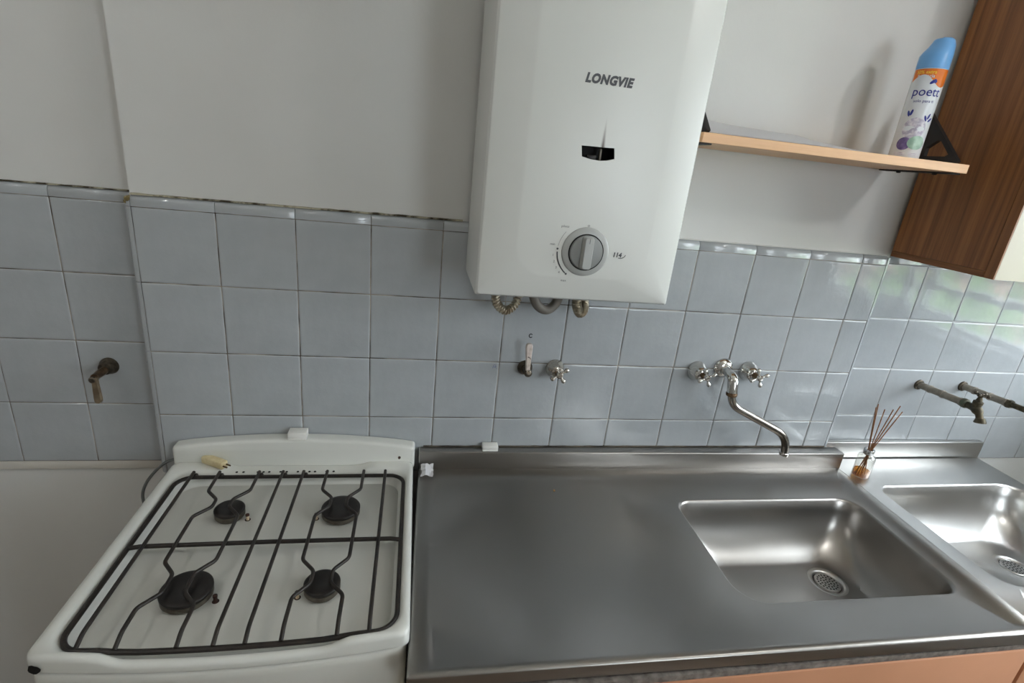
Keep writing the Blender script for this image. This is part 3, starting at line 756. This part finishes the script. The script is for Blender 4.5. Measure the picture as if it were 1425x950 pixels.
# main wall faucet
fa = thing('wall_faucet', 'chrome two-handle wall faucet with a swivel spout over the main sink', 'faucet', 1.339, 0, .10)
for x, z, m in ((1.266, .1445, M_chrome), (1.411, .1485, M_chrome)):
    lathe_y([(.0265, 0), (.0262, .004), (.0235, .013), (.0185, .024), (.0155, .032), (.0100, .034)], x, 0, z, 36).build('escutcheon', m, fa, 50)
    lathe_y([(.0082, 0), (.0082, .018), (.0065, .022)], x, -.031, z + .001, 16).build('stem', M_brass, fa)
cross_handle(fa, 1.2665, -.046, .1465, .45, M_chrome, .019)
cross_handle(fa, 1.4115, -.046, .1500, .35, M_chrome, .020)
lathe_y([(.0265, 0), (.0262, .003), (.0225, .008), (.0165, .012), (.0145, .013)], 1.338, 0, .1545, 36).build('escutcheon', M_chrome, fa, 50)
pe = fillet([(1.338, -.004, .1545), (1.3385, -.052, .1505), (1.3395, -.059, .112)], .018, 8)
B().tube(pe, [.0118 + .0014 * min(1, i / 8) for i in range(len(pe))], 18).build('elbow', M_chrome, fa, 60)
B().lathe([(.0135, 0), (.0138, .002), (.0138, .007), (.0125, .009)], (1.3395, -.0592, .1035), (0, 0, 1), 20).build('spout_nut', M_brass, fa)
ps = fillet([(1.3395, -.0595, .118), (1.3400, -.0600, .080), (1.5170, -.0830, .000), (1.5195, -.0845, -.048)], .042, 14, .9)
B().tube(ps, .0098, 18).build('spout', M_spout, fa, 60)
B().lathe([(.0112, 0), (.0116, .0015), (.0116, .007), (.0102, .0085)], (1.5197, -.0846, -.0545), (0.03, 0, 1), 20).build('aerator', M_chrome, fa)

# lever valve on the left recess
t = thing('lever_stopcock', 'tarnished stop valve with its lever hanging down on the left tiles', 'valve', -.109, YL, .05)
lathe_y([(.0195, 0), (.0190, .003), (.0155, .008), (.0140, .018), (.0125, .020)], -.109, YL, .093).build('escutcheon', M_olddark, t)
lathe_y([(.0085, 0), (.0085, .022), (.007, .040), (.0075, .043)], -.1095, YL - .015, .0905, 16).build('stem', M_brass, t)
lathe_y([(.0068, 0), (.0072, .002), (.0072, .014), (.005, .016)], -.111, YL - .050, .0865, 16).build('lever_hub', M_olddark, t)
L = [[(-.1075 + x, YL - .060 + y, z) for x, y in [(-w, 0), (-w * .7, -.0048), (w * .7, -.0048), (w, 0), (w * .7, .004), (-w * .7, .004)]] for z, w in ((.092, .0062), (.080, .0068), (.060, .0080), (.045, .0088), (.038, .0082), (.0345, .0058), (.033, .0032))]
B().loft(L, True, True).build('lever', mt('tarnished_lever', rgb(140, 126, 104), rough=.35, metal=.5, c2=rgb(112, 98, 80), nscale=50), t, 50)

# bare pipes and bib tap over the second sink
def pipe(t, x, z, ln, dz, joints, extra=0):
    P = lambda d: Vector((x, YR - d, z + dz * d))
    ax = Vector((0, -1, dz))
    lathe_y([(.0155, 0), (.0152, .004), (.0125, .006)], x, YR, z, 20).build('flange', M_olddark, t)
    B().tube([P(.0), P(ln)], .0098, 16).build('pipe', M_galv, t)
    for d in joints: B().lathe([(.0104, 0), (.0116, .001), (.0116, .005), (.0104, .006)], P(d), ax, 18).build('pipe_joint', M_galv, t)
    return P
t = thing('bib_tap', 'old bronze bib tap on a bare galvanised pipe over the second sink', 'tap', 2.014, YR, .08)
P = pipe(t, 2.014, .104, .133, .06, (.034, .072, .126))
e = P(.133)
B().lathe([(.0128, 0), (.0132, .002), (.0128, .010), (.0105, .012)], e, (0, -1, .05), 20).build('collar', mt('green_corroded', rgb(84, 100, 80), rough=.6, c2=rgb(110, 100, 84), nscale=90), t)
pb = fillet([e + Vector((0, -.008, 0)), e + Vector((0, -.042, -.001)), e + Vector((0, -.056, -.024))], .016, 8)
B().tube(pb, [.0085 + .004 * math.sin(PI * min(1, i / 9)) * (1 if i < 9 else .4) for i in range(len(pb))], 16).build('tap_body', M_bronze, t, 60)
B().lathe([(.0098, 0), (.0135, -.010), (.0135, -.013), (.0115, -.0135)], e + Vector((0, -.055, -.018)), (0, .25, 1), 18).build('tap_mouth', M_bronze, t)
c = e + Vector((0, -.034, .004))
B().lathe([(.0105, 0), (.0105, .008), (.0115, .009), (.0115, .016), (.0075, .018), (.006, .026), (.0042, .028), (.0042, .036)], c, (0, -.05, 1), 16).build('bonnet', M_bronze, t, 40)
hd = B().lathe([(.005, 0), (.0055, .003), (.003, .006)], c + Vector((0, -.002, .034)), (0, 0, 1), 14).build('handle', M_olddark, t)
for a in (.25, .25 + PI, .25 + PI / 2, .25 - PI / 2):
    B().lathe([(.0022, 0), (.0022, .010), (.0045, .012), (.0048, .016), (.003, .0185), (0, .019)], c + Vector((0, -.002, .0365)), (math.cos(a), math.sin(a), 0), 12).build('arm', M_olddark, hd)
t = thing('water_pipe', 'bare galvanised water pipe jutting from the wall right of the bib tap', 'pipe', 2.172, YR, .09)
P = pipe(t, 2.172, .103, .128, .055, (.034, .078, .122))
e = P(.128)
B().tube([e, e + Vector((0, -.14, .006))], .0078, 14).build('thin_pipe', M_bronze, t)
B().lathe([(.0125, 0), (.0128, .003), (.0115, .012)], e, (0, -1, .05), 6).build('reducer', M_bronze, t)

# ------------------------------------------------------------------ shelf with its things
sh = thing('wall_shelf', 'pale beech wall shelf on black brackets right of the water heater', 'shelf', 1.342, 0, .674)
sx0, sx1, sy, szb, szt = 1.047, 1.637, -.193, .6735, .6905
B().box(sx0, sx1, sy, YC + TT, szb, szt, .0006, 1).build('board', M_shelf, sh)
def bracket(x):
    out = [(-.050, szt), (-.172, szt), (-.180, szt + .005), (-.078, szt + .105), (-.070, szt + .109), (-.050, szt + .109)]
    inn = [(-.098, szt + .014), (-.148, szt + .014), (-.154, szt + .018), (-.128, szt + .044), (-.120, szt + .046), (-.098, szt + .030)]
    b = B()
    for xx in (x - .0045, x + .0045): b.plate(out, [inn], lambda u, v: (xx, u, v))
    for L in (out, inn): b.loft([[(x - .0045, u, v) for u, v in L], [(x + .0045, u, v) for u, v in L]])
    br = b.build('bracket', M_blackplastic, sh, 30)
    B().box(x - .012, x + .012, sy + .012, YC, szb - .003, szb, .0008).build('bracket_plate', M_blackplastic, br)
    for yy in (-.05, -.14): B().lathe([(.005, 0), (.004, .003), (0, .0035)], (x - .006, yy, szb - .003), (0, 0, -1), 10).build('screw', M_dark, br)
bracket(1.624); bracket(1.062)

def sheet(name, label, x0, x1, y0, y1, z, curl, rotz, zt=.0004):
    b = B(); nx, ny = 14, 6; c = Vector(((x0 + x1) / 2, (y0 + y1) / 2, 0)); top, bot = [], []
    for side in (0, 1):
        rows = []
        for j in range(ny + 1):
            row = []
            for i in range(nx + 1):
                u, v = i / nx, j / ny; x = x0 + (x1 - x0) * u; y = y0 + (y1 - y0) * v
                p = Vector((x, y, 0)) - c; p = Vector((p.x * math.cos(rotz) - p.y * math.sin(rotz), p.x * math.sin(rotz) + p.y * math.cos(rotz), 0)) + c
                row.append((p.x, p.y, z + zt * side + curl(u, v)))
            rows.append(row)
        b.loft(rows, closed=False)
        (top if side else bot).append(rows)
    A, C2 = bot[0], top[0]
    per = lambda Rr: [*Rr[0], *[r[-1] for r in Rr[1:]], *Rr[-1][-2::-1], *[r[0] for r in Rr[-2:0:-1]]]
    b.loft([per(A), per(C2)])
    o = b.build(name, M_paper, None, 60); return tag(o, label, 'paper', 'loose papers on the shelf')
sheet('paper_sheet', 'lower flat white paper sheet on the shelf, reaching furthest right', 1.100, 1.415, -.178, -.030, szt + .0006, lambda u, v: .030 * v ** 1.1 * (1 - .30 * u), 0.0)
sheet('paper_sheet', 'upper white paper sheet on the shelf with its left corner curling up', 1.066, 1.345, -.184, -.040, szt + .0016, lambda u, v: .032 * v ** 1.1 * (1 - .18 * u) + .016 * v * max(0, (.42 - u) / .42) ** 1.6, .0)

# aerosol can
CXc, CYc, CR, CB = 1.557, -.111, .0278, szt + .0004
cn = thing('aerosol_can', 'white and blue air freshener spray can standing on the shelf', 'spray can', CXc, CYc, CB)
B().lathe([(CR * .93, 0), (CR, .003), (CR, .164), (CR * .985, .172), (CR * .97, .176)], (CXc, CYc, CB), seg=48).build('can', M_can, cn, 40)
# slanted cap
n = 40; capL = []
for r, h, sl in ((CR * 1.0, .172, 0), (CR * 1.01, .178, 0), (CR * 1.0, .196, .000), (CR * .93, .205, .004), (CR * .80, .2155, .010), (CR * .66, .2245, .011), (CR * .55, .2285, .008), (CR * .40, .2305, .006), (CR * .05, .231, .005)):
    capL.append([(CXc + r * math.cos(a) + sl * .55, CYc + r * math.sin(a), CB + h + (sl * .35) * math.cos(a)) for a in [2 * PI * i / n for i in range(n)]])
cp = B().loft(capL, True, True).build('cap', M_cap_blue, cn, 60)
cang = math.atan2(M[1][3] - CYc, M[0][3] - CXc) + .10     # label side turned to the room
def wrap(u, v, d=.0003):
    a = cang + u / CR; return (CXc + (CR + d) * math.cos(a), CYc + (CR + d) * math.sin(a), CB + v)
def patch(pts, mat, name, d=.0003, n=10):
    """closed outline in label space, filled and wrapped around the can"""
    bm = bmesh.new(); vv = [bm.verts.new((u, v, 0)) for u, v in pts]; bm.faces.new(vv)
    for k_ in range(-10, 11):
        bmesh.ops.bisect_plane(bm, geom=bm.verts[:] + bm.edges[:] + bm.faces[:], plane_co=(k_ * .0035, 0, 0), plane_no=(1, 0, 0))
    for v in bm.verts: v.co = Vector(wrap(v.co.x, v.co.y, d))
    return B().addbm(bm).build(name, mat, cn, 60)
low = [(u, .150 + .0085 * math.sin(u * 95 + 2.6) - .004 * math.sin(u * 40)) for u in [-.036 + .072 * i / 30 for i in range(31)]]
patch([(-.036, .1715)][:0] + low + [(.036, .171), (-.036, .171)], M_orprint, 'orange_band', .0002)
def can_text(txt, size, u0, v0, mat, name, **kw):
    vs, fs = text2d(txt, size, **kw); B().add([wrap(u0 + u, v0 + v, .0007) for u, v in vs], fs).build(name, mat, cn, 80)
can_text('50% extra', .0085, -.010, .1645, M_yellow, 'lettering', offset=.0001)
can_text('fragancia', .0085, -.009, .1575, M_can, 'lettering', offset=.0001)
can_text('poett', .0240, .001, .1285, M_navy, 'lettering', offset=.0001, sx=.95)
can_text('solo para ti', .0078, .001, .1115, M_navy, 'lettering')
def ell(cx, cy, rx, ry, a=0, n=20): return [(cx + rx * math.cos(t) * math.cos(a) - ry * math.sin(t) * math.sin(a), cy + rx * math.cos(t) * math.sin(a) + ry * math.sin(t) * math.cos(a)) for t in [2 * PI * i / n for i in range(n)]]
patch(ell(.006, .1475, .0065, .0028, .75), M_navy, 'leaf_emblem', .0005)
patch(ell(.0105, .1475, .0030, .0022, 1.2), M_navy, 'leaf_emblem', .0006)
patch(ell(.0, .060, .021, .021), M_lilac, 'flower_print', .0003)
for q in range(6):
    a = q * PI / 3; patch(ell(.009 * math.cos(a), .060 + .009 * math.sin(a), .010, .0045, a), [M_can, M_lilac, M_plum][q % 3] if q % 3 != 2 else M_lilac, 'petal_print', .0005 + q * .00004)
patch(ell(-.010, .030, .0125, .0125), M_plum, 'fruit_print', .0009)
patch(ell(.012, .033, .0165, .0135), M_mint, 'fruit_print', .0011)
for (u, v, a) in ((-.018, .088, 1.9), (-.013, .090, 1.4), (.014, .080, 2.0), (.020, .084, 1.2), (.025, .078, .7)):
    patch(ell(u, v, .0060, .0022, a), M_navy, 'splash_print', .0005)
for v0 in (.0085, .0115):
    patch([(-.022, v0), (-.002, v0), (-.002, v0 + .0016), (-.022, v0 + .0016)], M_lilac, 'small_print', .0004)
    patch([(.004, v0), (.020, v0), (.020, v0 + .0013), (.004, v0 + .0013)], M_lilac, 'small_print', .0004)

# ------------------------------------------------------------------ wall cabinet
KX0, KX1, KYF, KZ0, KZ1 = 1.7225, 2.56, -.236, .474, 1.20
kc = thing('wall_cabinet', 'dark wood wall cabinet with cream doors at the upper right', 'cabinet', 2.15, -.12, KZ0)
B().box(KX0, KX0 + .018, KYF, -.002, KZ0 + .014, KZ1).build('side_panel', M_wood, kc)
B().box(KX0 - .0008, KX0 + .018, KYF, -.002, KZ0, KZ0 + .0135, .0006, 1).build('bottom_edge', M_wood_h, kc)
B().box(KX1 - .018, KX1, KYF, -.002, KZ0, KZ1).build('side_panel', M_wood, kc)
B().box(KX0 + .018, KX1 - .018, KYF, -.002, KZ0, KZ0 + .016).build('bottom_panel', M_wood_h, kc)
B().box(KX0 + .018, KX1 - .018, KYF, -.002, KZ1 - .016, KZ1).build('top_panel', M_wood_h, kc)
B().box(KX0 + .018, KX1 - .018, -.010, -.002, KZ0 + .016, KZ1 - .016).build('back_panel', M_wood, kc)
xm = (KX0 + KX1) / 2
for (a, c) in ((KX0, xm - .001), (xm + .001, KX1)):
    d = B().box(a + .0035, c, KYF - .0215, KYF - .001, KZ0, KZ1).build('door', M_cream, kc)
    B().box(a, a + .0034, KYF - .0212, KYF - .0012, KZ0, KZ1).build('door_edge', M_wood_edge, d)
    hx = c - .04 if a == KX0 else a + .04
    B().lathe([(.006, 0), (.006, .012), (.014, .016), (.014, .022), (0, .024)], (hx, KYF - .0215, KZ0 + .12), (0, -1, 0), 18).build('door_knob', M_chrome, d)

# ------------------------------------------------------------------ small things
# reed diffuser
rx_, ry_ = 1.803, -.066; rb = ZC2 + .0005
rd = thing('reed_diffuser', 'small glass reed diffuser with amber oil behind the second sink', 'reed diffuser', rx_, ry_, rb)
prof_b = [(.0205, 0), (.0222, .002), (.0222, .058), (.0205, .064), (.0135, .069), (.0118, .071), (.0118, .078)]
b = B().lathe(prof_b, (rx_, ry_, rb), seg=36); b.f = [f_ for f_ in b.f if not (len(f_) > 4 and f_[0] > 36)]
b.build('bottle', M_bottle, rd, 50)
B().lathe([(.0200, .002), (.0203, .004), (.0203, .0185), (0, .0187)], (rx_, ry_, rb), seg=36).build('oil', M_amber, rd, 50)
b = B().lathe([(.0128, .070), (.0134, .071), (.0134, .0835), (.0125, .085), (.009, .0852)], (rx_, ry_, rb), seg=32); b.f = [f_ for f_ in b.f if len(f_) == 4]
b.build('collar', M_silver, rd, 40)
for dx, dy, dz, bx, by in ((-.022, .004, .222, .010, -.004), (-.014, -.012, .214, .006, .004), (-.016, .012, .208, .012, .006), (.052, -.006, .205, -.014, .006), (.058, .010, .214, -.015, -.005), (.042, .002, .196, -.010, -.010), (.047, .016, .200, -.016, .002)):
    p0 = Vector((rx_ + bx, ry_ + by, rb + .004)); p1 = Vector((rx_ + dx, ry_ + dy, rb + dz))
    # every reed passes through the collar
    nk = Vector((rx_ + dx * .12, ry_ + dy * .2, rb + .083))
    B().tube([p0, nk, p1], .0014, 7).build('reed', M_reed, rd, 80)

# paper scrap jammed by the stove, crumb on the drainer
bm = bmesh.new(); bmesh.ops.create_grid(bm, x_segments=6, y_segments=6, size=.5)
sc = B()
for sgn in (0, .0006):
    pts = []
    for v in bm.verts:
        x, y = v.co.x, v.co.y
        z = .006 + .010 * abs(mnoise.noise((x * 3, y * 3, 1))) + .012 * max(0, .5 - abs(x + .1) * 1.4) + sgn
        pts.append((.5905 + x * .030 + .004 * mnoise.noise((y * 4, 2, x)), -.050 + y * .028 + .004 * mnoise.noise((x * 4, 5, y)), ZC - .004 + z + (y + .5) * .014))
    bm.verts.index_update(); sc.add(pts, [[v.index for v in f_.verts] for f_ in bm.faces])
bm.free()
tag(sc.build('paper_scrap', M_paper, None, 20), 'crumpled scrap of white paper in the corner between stove and counter', 'paper scrap')
bm = bmesh.new(); bmesh.ops.create_icosphere(bm, subdivisions=2, radius=1)
for v in bm.verts: v.co *= 1 + .35 * mnoise.noise(v.co * 1.7)
tag(B().addbm(bm, Matrix.Translation((.893, -.118, ZD + .0017)) @ Matrix.Diagonal((.0026, .0034, .0018, 1))).build('bread_crumb', M_crumb), 'tiny tan crumb lying on the steel drainer', 'crumb')

# white plastic clips
def clip(label, x0, x1, y0, y1, z0, z1):
    t = thing('spacer_block', label, 'spacer', (x0 + x1) / 2, (y0 + y1) / 2, z0, 'white spacers against the tiles')
    B().box(x0, x1, y0, y1, z0, z1, .0008).build('block', M_white, t)
    B().box(x0 + .001, x1 - .001, y0 - .0014, y0 + .0002, z0 + .0004, z0 + .0035, .0004, 1).build('front_ridge', M_white, t)
clip('small white plastic block on top of the stove back guard', .2735, .3135, -.0325, -.006, -.0442, -.0265)
clip('small white plastic block on the steel backsplash', .7250, .7640, -.024, -.002, -.0800, -.0660)

# igniter plug and cable
pg = thing('plug_with_cable', 'aged beige plug with a grey cable trailing off the stove back corner', 'plug', .12, -.045, -.10)
bx = B().box(-.030, .030, -.0095, .0095, -.0085, .0085, .0035, 3)
ang = -.52
ca, sa = math.cos(ang), math.sin(ang)
bx.warp(lambda x, y, z: (.1205 + x * ca - y * sa, -.0460 + x * sa + y * ca, -.0912 + z - .010 * sstep(-.03, .03, x) * 0)).build('plug_body', M_beige, pg, 50)
for s_ in (-.0045, .0045):
    B().tube([(.1205 + .029 * ca - s_ * sa, -.046 + .029 * sa + s_ * ca, -.0912), (.1205 + .041 * ca - s_ * sa, -.046 + .041 * sa + s_ * ca, -.0912)], .0018, 8).build('prong', M_brass, pg)
B().tube(spline([(.096, -.032, -.0905), (.076, -.027, -.0900), (.045, -.026, -.0935), (.012, -.020, -.1080), (-.012, -.020, -.130), (-.034, -.022, -.160), (-.044, -.026, -.190), (-.040, -.030, -.225), (-.03, -.03, -.30), (-.012, -.02, -.6), (-.01, .0, -.98)], 10), .0033, 10).build('cable', M_cable, pg, 80)

# ------------------------------------------------------------------ ceiling lamp (out of frame, its light falls on stove and left tiles)
for lx, ly, lz, lpow, llab in LAMPS:
    lp = thing('ceiling_lamp', llab, 'lamp', lx, ly, lz)
    B().lathe([(.0, -.05), (.025, -.043), (.043, -.025), (.05, 0), (.043, .025), (.030, .04)], (lx, ly, lz), seg=24).build('globe', lamp_glow(lpow), lp, 80)
    B().lathe([(.030, .038), (.030, .055), (.012, .06), (.010, CZ - lz - .02), (.045, CZ - lz - .012), (.045, CZ - lz)], (lx, ly, lz), seg=24).build('stem', M_white, lp, 40)

# ------------------------------------------------------------------ outside, mirrored in the glazed tiles
GZ = -ZO - 3.4
struct(B().box(WX + .2, 16, -14, 6, GZ - .1, GZ).build('ground', M_ground))
def tree(x, y, h, r, label, sd):
    t = thing('garden_tree', label, 'tree', x, y, GZ, 'trees outside the window')
    B().tube(spline([(x, y, GZ), (x + .05, y, h - 2.4), (x, y + .05, h - 1.0)], 5), [.13 - .005 * i for i in range(11)], 10).build('trunk', M_trunk, t)
    bm = bmesh.new(); rnd = random.Random(sd)
    for i in range(26):
        d = Vector((rnd.gauss(0, 1), rnd.gauss(0, 1), rnd.gauss(0, .8))).normalized() * r * rnd.uniform(.3, .95)
        m_ = bmesh.ops.create_icosphere(bm, subdivisions=2, radius=r * rnd.uniform(.28, .45), matrix=Matrix.Translation(Vector((x, y, h - .6)) + d))
    for v in bm.verts: v.co += Vector((mnoise.noise(v.co * 4), mnoise.noise(v.co * 4 + Vector((9, 0, 0))), mnoise.noise(v.co * 4 + Vector((0, 9, 0))))) * r * .16
    B().addbm(bm).build('crown', M_leaf, t, 20)
tree(6.6, -3.9, -.30, 1.0, 'bushy green tree outside the window, nearer one', 3)
tree(8.4, -2.5, -.15, 1.2, 'bushy green tree outside the window, farther one', 5)
t = thing('neighbour_house', 'pink rendered house outside the window', 'house', 11, -8, GZ)
B().box(9, 13, -11, -5.6, GZ, -.35).build('wall', M_pink, t)
B().box(8.8, 13.2, -11.2, -5.4, -.35, -.2).build('roof', M_trunk, t)
for yy in (-9.6, -8.0, -6.6): B().box(8.97, 9.02, yy - .4, yy + .4, -1.8, -.8).build('house_window', M_kgrey2, t)

for o in bpy.data.objects:
    if '_o' in o: del o['_o']
